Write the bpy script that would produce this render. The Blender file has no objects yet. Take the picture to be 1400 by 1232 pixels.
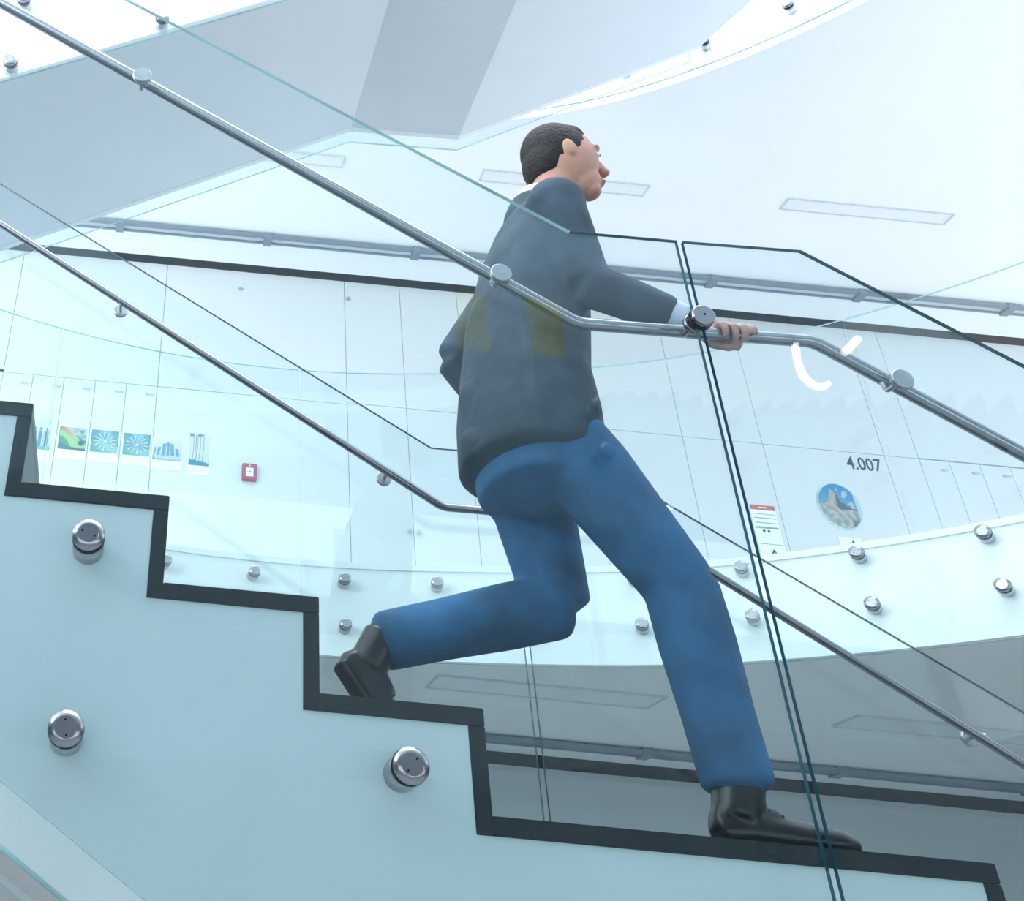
import bpy, bmesh, math, random
from mathutils import Vector, Matrix
from math import sin, cos, pi, radians
random.seed(5)
sc = bpy.context.scene
col = sc.collection

# ------------------------------------------------------------------ camera
ZC = 1.49
TH, RO = radians(33.2), math.atan(.095)
X = Vector((1, 0, 0)); U = Vector((0, -sin(TH), cos(TH))); F = Vector((0, cos(TH), sin(TH)))
r_ = cos(RO)*X + sin(RO)*U
q_ = -sin(RO)*X + cos(RO)*U
cd = bpy.data.cameras.new('camera')
cam = bpy.data.objects.new('camera', cd)
col.objects.link(cam)
m3 = Matrix((r_, q_, -F)).transposed()
cam.matrix_world = Matrix.Translation((0, 0, ZC)) @ m3.to_4x4()
cd.sensor_width = 36
cd.lens = 1467/1400*36
cd.shift_x = (700-202.8)/1400
cd.shift_y = (450-616)/1400
cd.clip_start = .02
sc.camera = cam

# ------------------------------------------------------------------ light
w = bpy.data.worlds.new('overcast_sky'); sc.world = w
w.use_nodes = True
bg = w.node_tree.nodes['Background']
bg.inputs[0].default_value = (.86, .94, 1, 1)
bg.inputs[1].default_value = 2.1


def area(name, loc, target, sx, sy, power, color=(1, 1, 1)):
    ld = bpy.data.lights.new(name, 'AREA'); ld.shape = 'RECTANGLE'
    ld.size = sx; ld.size_y = sy; ld.energy = power; ld.color = color
    o = bpy.data.objects.new(name, ld); col.objects.link(o)
    o.location = loc
    o.rotation_euler = (Vector(target)-Vector(loc)).to_track_quat('-Z', 'Y').to_euler()
    return o


area('overhead_fill', (1.2, 1.5, 11.5), (1.2, 2.0, 0), 7, 6, 620, (.93, .97, 1))  # added fill lamp above the open top; no roof light is built
area('left_fill', (-5.8, -1.0, 5.0), (3, 5, 6.7), 5, 2.6, 430, (1, .985, .97))  # added fill lamp that brightens the upper ceiling; no opening stands there

vs = sc.view_settings
sc.display_settings.display_device = 'sRGB'
vs.view_transform = 'Standard'; vs.look = 'None'; vs.exposure = 0.20; vs.gamma = 1
vs.use_curve_mapping = False
sc.cycles.transparent_max_bounces = 40
sc.cycles.max_bounces = 10
sc.cycles.diffuse_bounces = 5
sc.cycles.glossy_bounces = 5

# ------------------------------------------------------------------ materials
MT = {}


def new_mat(name):
    m = bpy.data.materials.new(name); m.use_nodes = True
    MT[name] = m
    return m, m.node_tree.nodes, m.node_tree.links


def pbr(name, c, rough=.5, metal=0, noise=0, scale=8, bump=0, spec=.5, bscale=None):
    m, n, l = new_mat(name)
    b = n['Principled BSDF']
    b.inputs['Base Color'].default_value = (*c, 1)
    b.inputs['Roughness'].default_value = rough
    b.inputs['Metallic'].default_value = metal
    b.inputs['Specular IOR Level'].default_value = spec
    if noise or bump:
        tc = n.new('ShaderNodeTexCoord')
        nt = n.new('ShaderNodeTexNoise'); nt.inputs['Scale'].default_value = scale
        nt.inputs['Detail'].default_value = 6
        l.new(tc.outputs['Object'], nt.inputs['Vector'])
        if noise:
            cr = n.new('ShaderNodeValToRGB')
            cr.color_ramp.elements[0].position = .3; cr.color_ramp.elements[1].position = .7
            cr.color_ramp.elements[0].color = (*[max(0, k*(1-noise)) for k in c], 1)
            cr.color_ramp.elements[1].color = (*[min(1, k*(1+noise)) for k in c], 1)
            l.new(nt.outputs['Fac'], cr.inputs[0]); l.new(cr.outputs[0], b.inputs['Base Color'])
        if bump:
            n2 = n.new('ShaderNodeTexNoise'); n2.inputs['Scale'].default_value = bscale or scale*4
            l.new(tc.outputs['Object'], n2.inputs['Vector'])
            bp = n.new('ShaderNodeBump'); bp.inputs['Strength'].default_value = bump
            bp.inputs['Distance'].default_value = .01
            l.new(n2.outputs['Fac'], bp.inputs['Height']); l.new(bp.outputs[0], b.inputs['Normal'])
    return m


WHITE = pbr('white_plaster', (.90, .91, .925), .75, noise=.012, scale=3)
CEIL = pbr('ceiling_plaster', (.94, .945, .955), .8, noise=.01, scale=2)
PANEL = pbr('white_laminate', (.66, .68, .70), .45, noise=.01, scale=4)
STRING = pbr('stringer_paint', (.72, .83, .86), .5, noise=.02, scale=5, bump=.05, bscale=60)
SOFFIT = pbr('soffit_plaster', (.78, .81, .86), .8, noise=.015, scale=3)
SOFFIT2 = pbr('soffit_plaster_shaded', (.72, .75, .80), .8, noise=.015, scale=3)  # same soffit plaster, with the flat landing's shade put into the colour
FLOORM = pbr('floor_screed', (.84, .86, .88), .5, noise=.05, scale=6)
FLOORD = pbr('dark_floor_stone', (.60, .62, .62), .4, noise=.1, scale=5)
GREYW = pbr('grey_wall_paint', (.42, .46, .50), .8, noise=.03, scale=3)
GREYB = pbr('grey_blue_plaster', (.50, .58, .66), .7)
GRAN = pbr('black_granite', (.011, .018, .024), .38, noise=.75, scale=260, bump=.06, bscale=300)
BLACK = pbr('black_reveal', (.008, .008, .010), .9, spec=.05)
STEEL = pbr('brushed_steel', (.37, .38, .41), .24, 1, noise=.05, scale=30)
STEELF = pbr('dark_steel', (.27, .27, .31), .25, 1, noise=.05, scale=30)
STEELD = pbr('turned_steel', (.50, .50, .52), .38, 1, noise=.08, scale=60)
ALU = pbr('anodised_rail', (.20, .25, .31), .5, .2)
RUBBER = pbr('black_gasket', (.015, .015, .017), .6)
DIFF = pbr('milky_diffuser', (.89, .895, .905), .4)
LFRAME = pbr('light_frame', (.62, .65, .68), .5)
JACKET = pbr('jacket_cloth', (.030, .058, .088), .85, noise=.25, scale=14, bump=.9, bscale=11)
JEANS = pbr('denim', (.022, .125, .27), .85, noise=.35, scale=9, bump=.8, bscale=13)
SKIN = pbr('skin', (.46, .25, .19), .55, noise=.06, scale=20)
HAIR = pbr('dark_hair', (.010, .009, .013), .75, noise=.4, scale=60, bump=.5, bscale=120)
SHIRT = pbr('pale_shirt', (.62, .68, .82), .8, bump=.1, scale=20)
SHOE = pbr('black_leather', (.012, .014, .018), .28)
SOLE = pbr('shoe_sole', (.02, .02, .022), .7)
LACE = pbr('shoe_lace', (.05, .07, .09), .6)
RED = pbr('red_plastic', (.42, .06, .11), .45)
REDS = pbr('red_print', (.55, .13, .10), .6)
PAPER = pbr('paper', (.86, .88, .90), .7)
INK = pbr('dark_ink', (.02, .025, .05), .6)
GREYINK = pbr('grey_ink', (.22, .34, .40), .6)
PALEINK = pbr('pale_ink', (.62, .72, .76), .6)
SIGNG = pbr('warning_green', (.45, .75, .12), .5)
YELLOW = pbr('yellow_paper', (.72, .66, .12), .6)
JOINT = pbr('panel_joint', (.30, .36, .40), .8)
EYEW = pbr('eye_white', (.8, .8, .8), .3)
LIPS = pbr('lips', (.36, .14, .12), .5)


def glass(name, tint, ior=1.5):
    m, n, l = new_mat(name)
    n.remove(n['Principled BSDF'])
    out = n['Material Output']
    tr = n.new('ShaderNodeBsdfTransparent'); tr.inputs[0].default_value = (*tint, 1)
    gl = n.new('ShaderNodeBsdfGlossy'); gl.inputs['Roughness'].default_value = .012
    gl.inputs[0].default_value = (1, 1, 1, 1)
    fr = n.new('ShaderNodeFresnel'); fr.inputs[0].default_value = ior
    mx = n.new('ShaderNodeMixShader')
    ge = n.new('ShaderNodeNewGeometry')      # thin sheet: the same reflectance on both faces
    mr = n.new('ShaderNodeMapRange')
    mr.inputs['To Min'].default_value = ior; mr.inputs['To Max'].default_value = 1/ior
    l.new(ge.outputs['Backfacing'], mr.inputs['Value']); l.new(mr.outputs[0], fr.inputs[0])
    l.new(fr.outputs[0], mx.inputs[0]); l.new(tr.outputs[0], mx.inputs[1]); l.new(gl.outputs[0], mx.inputs[2])
    l.new(mx.outputs[0], out.inputs[0])
    return m


GLASS = glass('balustrade_glass', (.95, .985, .988))
GLASSG = glass('gallery_glass', (.97, .994, .994), 1.35)
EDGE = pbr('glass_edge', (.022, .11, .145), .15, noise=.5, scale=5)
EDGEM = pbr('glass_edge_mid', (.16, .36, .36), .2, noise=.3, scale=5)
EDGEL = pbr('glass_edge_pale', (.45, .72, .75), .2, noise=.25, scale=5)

# ------------------------------------------------------------------ helpers


def tag(o, label=None, cat=None, group=None, kind=None):
    if label: o['label'] = label
    if cat: o['category'] = cat
    if group: o['group'] = group
    if kind: o['kind'] = kind
    return o


def link(name, me, mats=None, parent=None, smooth=False):
    o = bpy.data.objects.new(name, me)
    col.objects.link(o)
    if mats:
        for m in (mats if isinstance(mats, (list, tuple)) else [mats]):
            me.materials.append(m)
    if parent: o.parent = parent
    if smooth:
        for p in me.polygons: p.use_smooth = True
    return o


def empty(name, loc=(0, 0, 0)):
    o = bpy.data.objects.new(name, None); col.objects.link(o)
    o.location = loc; o.empty_display_size = .1
    return o


def mk(verts, faces, name='mesh', mi=None):
    me = bpy.data.meshes.new(name)
    me.from_pydata([tuple(v) for v in verts], [], faces)
    if mi:
        for p, k in zip(me.polygons, mi): p.material_index = k
    me.update()
    return me


def box_me(x0, x1, y0, y1, z0, z1):
    v = [(x, y, z) for x in (x0, x1) for y in (y0, y1) for z in (z0, z1)]
    f = [(0, 1, 3, 2), (4, 6, 7, 5), (0, 4, 5, 1), (2, 3, 7, 6), (0, 2, 6, 4), (1, 5, 7, 3)]
    return mk(v, f)


def box(name, b, mat, parent=None, bevel=0):
    """box given in world coordinates; the parent's location is subtracted"""
    if parent:
        L = parent_loc(parent)
        b = (b[0]-L.x, b[1]-L.x, b[2]-L.y, b[3]-L.y, b[4]-L.z, b[5]-L.z)
    me = box_me(*b)
    if bevel:
        bm = bmesh.new(); bm.from_mesh(me)
        bmesh.ops.bevel(bm, geom=bm.edges[:], offset=bevel, segments=2, affect='EDGES')
        bm.to_mesh(me); bm.free()
    return link(name, me, mat, parent)


def parent_loc(p):
    L = Vector((0, 0, 0))
    while p:
        L += p.location; p = p.parent
    return L


def prism_xz(name, poly, y0, y1, mats, parent=None, edge_mat=None, bevel=0):
    """polygon in x-z extruded along y; faces normal to y use mats[0], the rim mats[1]"""
    L = parent_loc(parent) if parent else Vector()
    n = len(poly)
    v = [(x-L.x, y0-L.y, z-L.z) for x, z in poly] + [(x-L.x, y1-L.y, z-L.z) for x, z in poly]
    f = [tuple(range(n)), tuple(range(2*n-1, n-1, -1))]
    mi = [0, 0]
    for i in range(n):
        j = (i+1) % n
        f.append((i, i+n, j+n, j)); mi.append(1 if len(mats) > 1 else 0)
    if len(mats) > 2:
        for k in range(n):
            mi[2+k] = edge_mat[k]
    me = mk(v, f, mi=mi)
    bm = bmesh.new(); bm.from_mesh(me)
    bmesh.ops.recalc_face_normals(bm, faces=bm.faces)
    bm.to_mesh(me); bm.free()
    return link(name, me, mats, parent)


def tube_me(pts, r, seg=16, caps=True):
    """round bar along a polyline with mitred bends"""
    pts = [Vector(p) for p in pts]
    rs = r if isinstance(r, (list, tuple)) else [r]*len(pts)
    V, Fc = [], []
    up = None
    for i, p in enumerate(pts):
        if i == 0: d = pts[1]-p
        elif i == len(pts)-1: d = p-pts[i-1]
        else: d = (pts[i+1]-p).normalized()+(p-pts[i-1]).normalized()
        d.normalize()
        if up is None:
            up = Vector((0, 1, 0)) if abs(d.y) < .9 else Vector((1, 0, 0))
        s = d.cross(up).normalized(); t = s.cross(d).normalized(); up = t
        k = 1.0
        if 0 < i < len(pts)-1:
            a = (pts[i+1]-p).angle(p-pts[i-1])
            k = 1/max(.5, cos(a/2))
        for j in range(seg):
            a = 2*pi*j/seg
            V.append(p+rs[i]*(cos(a)*s*k+sin(a)*t))
    for i in range(len(pts)-1):
        for j in range(seg):
            a, b = i*seg+j, i*seg+(j+1) % seg
            Fc.append((a, b, b+seg, a+seg))
    if caps:
        Fc.append(tuple(range(seg-1, -1, -1)))
        Fc.append(tuple(range(len(V)-seg, len(V))))
    me = mk(V, Fc)
    bm = bmesh.new(); bm.from_mesh(me)
    bmesh.ops.recalc_face_normals(bm, faces=bm.faces)
    bm.to_mesh(me); bm.free()
    return me


def rounded(pts, rad, n=6):
    """replace corners of a polyline by short arcs"""
    pts = [Vector(p) for p in pts]
    out = [pts[0]]
    for i in range(1, len(pts)-1):
        a, b, c = pts[i-1], pts[i], pts[i+1]
        p0 = b+(a-b).normalized()*rad; p1 = b+(c-b).normalized()*rad
        for k in range(n+1):
            t = k/n
            out.append((1-t)**2*p0+2*t*(1-t)*b+t*t*p1)
    out.append(pts[-1])
    return out


def lathe_me(profile, axis='y', seg=28):
    """profile of (radius, along) revolved about an axis through the origin; closed by discs"""
    V, Fc = [], []
    for r, h in profile:
        for j in range(seg):
            a = 2*pi*j/seg
            V.append((r*cos(a), h, r*sin(a)) if axis == 'y' else (r*cos(a), r*sin(a), h))
    for i in range(len(profile)-1):
        for j in range(seg):
            a, b = i*seg+j, i*seg+(j+1) % seg
            Fc.append((a, b, b+seg, a+seg))
    Fc.append(tuple(range(seg))); Fc.append(tuple(range(len(V)-1, len(V)-seg-1, -1)))
    me = mk(V, Fc)
    bm = bmesh.new(); bm.from_mesh(me)
    bmesh.ops.recalc_face_normals(bm, faces=bm.faces)
    bm.to_mesh(me); bm.free()
    for p in me.polygons:
        p.use_smooth = len(p.vertices) == 4
    return me


def shade_auto(me, ang=35):
    for p in me.polygons: p.use_smooth = True
    me.set_sharp_from_angle(angle=radians(ang))


# ------------------------------------------------------------------ the round atrium and its galleries
CX, CY, R = .75, 1.4, 3.85        # centre and radius of the stairwell opening
YF = .32                          # straight edge of the floor on the photographer's side
YB, YW = 6.87, 6.95               # end of the ceilings, face of the back wall
X0, X1 = -6.0, 10.0


def RS(th):                       # the slab edge swells slightly to the right
    t = max(0, min(1, (th-.2)/.4)); t = t*t*(3-2*t)
    return 3.88+.10*t


def ring(th, r=R, z=0.0):
    if r == 'slab': r = RS(th)
    elif isinstance(r, tuple): r = RS(th)+r[0]
    return Vector((CX+r*sin(th), CY+r*cos(th), z))


TMAX = math.acos((YF-CY)/R)


def outer_pt(th, ymax):
    d = Vector((sin(th), cos(th)))
    t = 1e9
    if d.x > 1e-9: t = min(t, (X1-CX)/d.x)
    if d.x < -1e-9: t = min(t, (X0-CX)/d.x)
    if d.y > 1e-9: t = min(t, (ymax-CY)/d.y)
    if d.y < -1e-9: t = min(t, (YF-CY)/d.y)
    return Vector((CX+d.x*t, CY+d.y*t, 0))


def slab_ring(name, z0, z1, mats, ymax=YB):
    ths = [-TMAX+2*TMAX*i/120 for i in range(121)]
    for cx_, cy_ in ((X0, ymax), (X1, ymax), (X0, YF), (X1, YF)):
        a = math.atan2(cx_-CX, cy_-CY)
        if abs(a) < TMAX: ths.append(a)
    ths.sort()
    V, Fc, mi = [], [], []
    for th in ths:
        p = ring(th, 'slab'); q = outer_pt(th, ymax)
        V += [(p.x, p.y, z0), (p.x, p.y, z1), (q.x, q.y, z0), (q.x, q.y, z1)]
    for i in range(len(ths)-1):
        a, b = 4*i, 4*i+4
        Fc += [(a, b, b+2, a+2), (a+1, a+3, b+3, b+1), (a, a+1, b+1, b), (a+2, b+2, b+3, a+3)]
        mi += [0, 1, 2, 0]
    me = mk(V, Fc, mi=mi)
    o = link(name, me, mats)
    return tag(o, kind='structure')


tag(box('floor', (X0, X1, -4.2, YW, -.25, 0), FLOORD), kind='structure')
wf = tag(box('wall_front_added', (X0, X1, -4.35, -4.2, -.25, .25), GREYW), 'unseen grey wall behind the photographer, added to darken the lower floor and reflections', kind='structure')  # out of view, added to darken the lower half and the glass reflections
box('lintel', (X0, X1, -4.35, -4.2, 2.05, 4.4), GREYW, wf)
box('lintel', (X0, X1, -4.35, -4.2, 6.3, 7.2), GREYW, wf)
tag(box('ceiling_front', (X0, X1, -4.2, YF, 6.69, 7.20), GREYB), 'unseen grey slab on the photographer side, added to block the sky', kind='structure')  # out of view, added to keep bright sky out of the reflections
win = empty('window_added', (2, -4.28, .25)); tag(win, 'unseen window band behind the photographer, added to light the stringer', kind='structure')  # unseen opening, added so that sky light reaches the near stringer
for i in range(9):
    box('mullion', (X0+2*i-.03 if i else X0, X0+2*i+.03, -4.31, -4.25, .25, 2.05), GREYW, win)
for i in range(8):
    box('pane', (X0+2*i+.03, X0+2*i+1.97, -4.285, -4.275, .25, 2.05), GLASSG, win)
tag(box('wall_left_added', (X0-.15, X0, -4.35, YW+.2, -.25, 3.6), GREYW), 'unseen grey side wall added to shade the lower floor', kind='structure')  # this wall and its twin are unseen, added to darken the lower ceiling
tag(box('wall_right_added', (X1, X1+.15, -4.35, YW+.2, -.25, 3.6), GREYW), 'unseen grey side wall added to shade the lower floor', kind='structure')
slab_ring('ceiling_lower', 3.12, 3.60, [CEIL, FLOORM, WHITE])['label'] = 'pale plaster ceiling under the curved gallery with its white round edge'
slab_ring('ceiling_upper', 6.69, 7.20, [CEIL, FLOORM, WHITE])['label'] = 'white plaster ceiling over the gallery with its bright curved edge'
tag(box('floor', (X0, X1, YB, YW, 3.58, 3.60), FLOORM), kind='structure')
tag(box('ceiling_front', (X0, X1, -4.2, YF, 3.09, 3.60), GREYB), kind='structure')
tag(box('wall_back', (X0, X1, YW+.012, YW+.2, 0, 10.2), PANEL), 'white panelled back wall of both floors', kind='structure')
wb = bpy.data.objects['wall_back']
# black shadow gaps between the ceilings and the wall
for i, z in enumerate((3.065, 6.675)):
    o = empty('trim_%d' % (i+1), (0, YW, z))
    tag(o, 'black shadow gap running between ceiling and back wall', kind='structure')
    box('liner', (X0, X1, YW-.004, YW+.012, z-.0, z+.16), BLACK, o)
    box('liner', (X0, X1, YB, YW, z+.16, z+.18), BLACK, o)
    box('edge_profile', (X0, X1, YB-.006, YB+.002, z+.06, z+.16), BLACK, o)

# rounded white lip on top of the gallery edge
def ring_strip(name, r0, r1, z0, z1, mat, t0=-TMAX, t1=TMAX, n=90, parent=None, mats=None):
    V, Fc = [], []
    for i in range(n+1):
        th = t0+(t1-t0)*i/n
        for rr in (r0, r1):
            for z in (z0, z1):
                p = ring(th, rr, z); V.append(p)
    for i in range(n):
        a, b = 4*i, 4*i+4
        Fc += [(a, a+1, b+1, b), (a+2, b+2, b+3, a+3), (a, b, b+2, a+2), (a+1, a+3, b+3, b+1)]
    e = 4*n
    Fc += [(0, 2, 3, 1), (e, e+1, e+3, e+2)]
    mi = None
    if mats:
        mi = [0, 0, 1, 1]*n+[1, 1]
    me = mk(V, Fc, mi=mi)
    bm = bmesh.new(); bm.from_mesh(me)
    bmesh.ops.recalc_face_normals(bm, faces=bm.faces)
    bm.to_mesh(me); bm.free()
    return link(name, me, mats or mat, parent)


tag(ring_strip('trim_3', (-.012,), (.05,), 3.575, 3.606, WHITE), 'raised white lip along the top of the curved gallery edge', kind='structure')

# ------------------------------------------------------------------ point fixings
PUCK = lathe_me([(.0185, -.020), (.0185, -.0205), (.0195, -.0205), (.0290, -.0150), (.0300, -.0130), (.0300, -.002)])
GASK = lathe_me([(.0306, -.003), (.0306, .0)])
GAP = lathe_me([(.029, 0), (.029, .055)])
HOLE = lathe_me([(.0016, -.0212), (.0016, -.0200)], seg=8)
for me_, m_ in ((PUCK, STEEL), (GASK, RUBBER), (GAP, STEELD), (HOLE, BLACK)):
    me_.materials.append(m_)


def inst(name, me, parent, loc, rot=(0, 0, 0), scale=1):
    o = bpy.data.objects.new(name, me); col.objects.link(o)
    o.parent = parent; o.location = loc; o.rotation_euler = rot; o.scale = (scale,)*3
    return o


def fixing(parent, p, rotz=0, spin=0.3, depth=1):
    """stainless point fixing: p is the centre on the outer glass face"""
    L = parent_loc(parent)
    f = inst('fixing', PUCK, parent, Vector(p)-L, (0, 0, rotz))
    inst('gasket', GASK, f, (0, 0, 0))
    inst('standoff', GAP, f, (0, .012, 0)).scale = (1, depth, 1)
    for s in (-1, 1):
        inst('pin_hole', HOLE, f, (s*.0125*cos(spin), 0, s*.0125*sin(spin)))
    return f


# curved gallery balustrades: panels of glass with three pairs of fixings
def gallery_panel(k, zs, top, label, group, drop=.0):
    t0, t1 = .035+.36*k, .035+.36*(k+1)
    mid = ring((t0+t1)/2, R-.07, zs)
    GR = lambda th: RS(th)-.069
    root = empty('gallery_glass_panel', mid)
    tag(root, label, 'balustrade', group)
    pane = ring_strip('pane', (-.069,), (-.057,), zs-.0, top, None, t0+.0012, t1-.0012, 14, mats=[GLASSG, EDGEL])
    pane.parent = root; pane.data.transform(Matrix.Translation(-mid))
    for j in range(3):
        th = t0+.06+.12*j
        for dz in (.15, .38):
            p = ring(th, (-.069,), zs+dz*1.02+drop+.45*(RS(th)-3.845))
            fixing(root, p, -th, spin=random.uniform(0, 3))
    return root


names = {-3: 'curved gallery glass panel left of the lockers, behind the upper steps', -2: 'curved gallery glass panel in front of the lockers with hanging pictures',
         -1: 'curved gallery glass panel in front of the red alarm box', 0: 'curved gallery glass panel behind the rear leg of the walking man',
         1: 'curved gallery glass panel just right of the walking man', 2: 'curved gallery glass panel in front of the lockers at the right edge',
         3: 'curved gallery glass panel past the right edge lockers'}
for k in range(-2, 4):
    gallery_panel(k, 3.09, 4.72, names[k], 'curved glass panels of the gallery')
for k in range(0, 3):
    gallery_panel(k, 6.69, 8.3, ['curved glass panel of the top gallery nearest the stair soffit', 'curved glass panel of the top gallery under its bright white edge',
                                 'curved glass panel of the top gallery at the upper right'][k], 'curved glass panels of the top gallery', -.02)

# ------------------------------------------------------------------ back wall panelling
G = .004


def wall_panel(name, x0, x1, z0, z1, parent, mat=PANEL, t=.012, y=YW):
    return box(name, (x0+G/2, x1-G/2, y, y+t, z0+G/2, z1-G/2), mat, parent)


joints_backing = box('joint_backing', (X0, X1, YW+.0105, YW+.0125, 3.6, 6.67), JOINT, wb)
JXS = [-4.5, -3.4, -2.3, -1.05, .108, 1.535, 1.98, 2.44, 2.885, 3.34, 4.054, 4.656, 5.572, 5.832, 7.21, 8.6, 10.0]
for a, b in zip(JXS[:-1], JXS[1:]):
    if not (1.5 < a < 3.3):
        wall_panel('panel', a, b, 5.535, 6.675, wb)
wall_panel('panel', .108, 1.535, 3.6, 5.535, wb)
wall_panel('panel', 3.34, 4.054, 3.6, 5.535, wb)
wall_panel('panel', 5.572, 5.832, 3.6, 5.535, wb)
for a, b in ((-4.5, -3.4), (-3.4, -2.3), (-2.3, -1.05), (7.21, 8.6), (8.6, 10.0)):
    wall_panel('panel', a, b, 3.6, 5.56, wb)
LX = [-6+2*i for i in range(9)]
for a, b in zip(LX[:-1], LX[1:]):
    box('panel', (a+.003, b-.003, YW, YW+.012, .1, 3.03), PANEL, wb)


def text(name, s, loc, size, mat, parent, align='LEFT', ext=.0008, bold=0):
    cu = bpy.data.curves.new(name, 'FONT'); cu.body = s; cu.size = size
    cu.align_x = align; cu.extrude = ext; cu.offset = bold; cu.resolution_u = 3
    tmp = bpy.data.objects.new(name, cu); col.objects.link(tmp)
    me = bpy.data.meshes.new_from_object(tmp.evaluated_get(bpy.context.evaluated_depsgraph_get()))
    bpy.data.objects.remove(tmp)
    me.materials.clear()
    o = link(name, me, mat, parent)
    L = parent_loc(parent)
    o.location = Vector(loc)-L; o.rotation_euler = (pi/2, 0, 0)
    return o


# tall cupboards with pairs of small knobs
KNOB = lathe_me([(.012, -.030), (.014, -.027), (.014, -.018), (.006, -.014), (.006, 0)], seg=14)
KNOB.materials.append(STEELD)
for i, (a, m_, b) in enumerate(((1.535, 1.98, 2.44), (2.44, 2.885, 3.34))):
    r = empty('wall_cupboard', ((a+b)/2, YW, 3.6))
    tag(r, ['white built-in cupboard with two small knobs left of the front landing joint', 'white built-in cupboard with two small knobs behind the landing joint, right of its twin'][i], 'cupboard', 'white cupboards built into the gallery wall')
    for x0, x1, kx in ((a, m_, m_-.032), (m_, b, m_+.034)):
        d = wall_panel('door', x0, x1, 3.62, 5.55, r)
        inst('knob', KNOB, d, (kx-r.location.x, 0, 4.556-3.6))
        wall_panel('upper_panel', x0, x1, 5.55, 6.675, r)

# lockers
def locker(x0, x1, num, lab, group):
    r = empty('locker', ((x0+x1)/2, YW, 3.6))
    tag(r, lab, 'locker', group)
    d = wall_panel('door', x0, x1, 3.62, 5.535, r)
    text('number', num, (x1-.085, YW-.0005, 5.445), .034, GREYINK, r)
    return r


lx = [-1.05, -.823, -.59, -.355, -.123, .108]
ll = ['tall white locker door above the granite step, leftmost in view', 'tall white locker door crossed by the glass joint, second from left',
      'tall white locker door above the picture of a leaf', 'tall white locker door above the left blue starburst picture',
      'tall white locker door above the right blue starburst picture']
for i in range(5):
    locker(lx[i], lx[i+1], '40%d' % (65+i), ll[i], 'numbered lockers beside the hanging pictures')
rx = [5.832, 6.055, 6.285, 6.515, 6.745, 6.975, 7.21]
rl = ['tall white locker door nearest door 4.007', 'tall white locker door second along from door 4.007', 'tall white locker door third along from door 4.007',
      'tall white locker door fourth along from door 4.007, at the picture edge', 'tall white locker door fifth along from door 4.007', 'tall white locker door farthest from door 4.007']
for i in range(6):
    locker(rx[i], rx[i+1], '40%d' % (71+i), rl[i], 'numbered lockers right of the door')
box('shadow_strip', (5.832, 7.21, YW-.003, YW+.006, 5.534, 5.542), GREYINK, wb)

# ------------------------------------------------------------------ pictures (flat prints)
PRINT, n_, l_ = new_mat('printed_picture')
b_ = n_['Principled BSDF']; b_.inputs['Roughness'].default_value = .5
at_ = n_.new('ShaderNodeAttribute'); at_.attribute_name = 'print'
l_.new(at_.outputs['Color'], b_.inputs['Base Color'])


def picture_me(wd, ht, fn, nx=64, ny=56, round_=False):
    V, Fc, C_ = [], [], []
    for j in range(ny+1):
        for i in range(nx+1):
            u, v = i/nx, j/ny
            if round_:
                a = 2*u-1; b = 2*v-1
                x = a*math.sqrt(max(0, 1-b*b/2)); y = b*math.sqrt(max(0, 1-a*a/2))
                V.append((x*wd/2, 0, y*ht/2)); C_.append(fn((x+1)/2, (y+1)/2))
            else:
                V.append(((u-.5)*wd, 0, (v-.5)*ht)); C_.append(fn(u, v))
    for j in range(ny):
        for i in range(nx):
            a = j*(nx+1)+i
            Fc.append((a, a+1, a+nx+2, a+nx+1))
    me = mk(V, Fc)
    at = me.color_attributes.new('print', 'FLOAT_COLOR', 'POINT')
    for k, c in enumerate(C_):
        at.data[k].color = (c[0]*.75, c[1]*.68, c[2]*.68, 1)
    me.materials.append(PRINT)
    return me


from mathutils import noise as mn


def nz(u, v, s, o=0): return mn.noise(Vector((u*s, v*s, o)))


def mixc(a, b, t):
    t = max(0, min(1, t)); return tuple(a[i]*(1-t)+b[i]*t for i in range(3))


def f_leaf(u, v):
    c = (.03, .25, .33)
    d = v-(.93-.75*u)                      # diagonal
    if -.55 < d < .12 and u > .02:
        c = (.42, .72, .30) if d > -.35+.1*sin(9*u) else (.10, .33, .25)
        if abs((u*7+d*3) % 1-.5) < .08: c = (.30, .62, .28)
        if v < .14-.05*u: c = (.05, .22, .25)
    if .02 < d+.02 < .25 and u < .55: c = mixc((.62, .25, .28), (.75, .62, .50), u*1.6)
    if d > .22: c = mixc((.55, .68, .60), (.05, .28, .40), (u-.45)*3)
    if (u-.82)**2+(v-.32)**2 < .014: c = (.02, .18, .26)
    if d > .05 and u > .55 and v > .45: c = mixc(c, (.65, .80, .66), .5+nz(u, v, 9))
    return c


def f_burst(o):
    def f(u, v):
        sky = mixc((.30, .66, .88), (.10, .45, .68), .5+nz(u, v, 3, o))
        tree = mixc((.08, .34, .42), (.18, .48, .52), .5+nz(u, v, 11, o))
        c = sky if v > .62+.25*nz(u, 0, 4, o) and .3 < u < .75 else tree
        if v < .36+.08*sin(4*u+o): c = mixc((.12, .50, .42), (.30, .62, .72), (u-.15)*1.8)
        dx, dy = u-.52, v-.5
        a = math.atan2(dy, dx); d = math.hypot(dx, dy)
        k = abs(sin(a*6.5+o+.6*nz(u, v, 6, o)))
        if k > .93 and d < .42 or d < .06: c = (.75, .86, .90)
        return c
    return f


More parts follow.
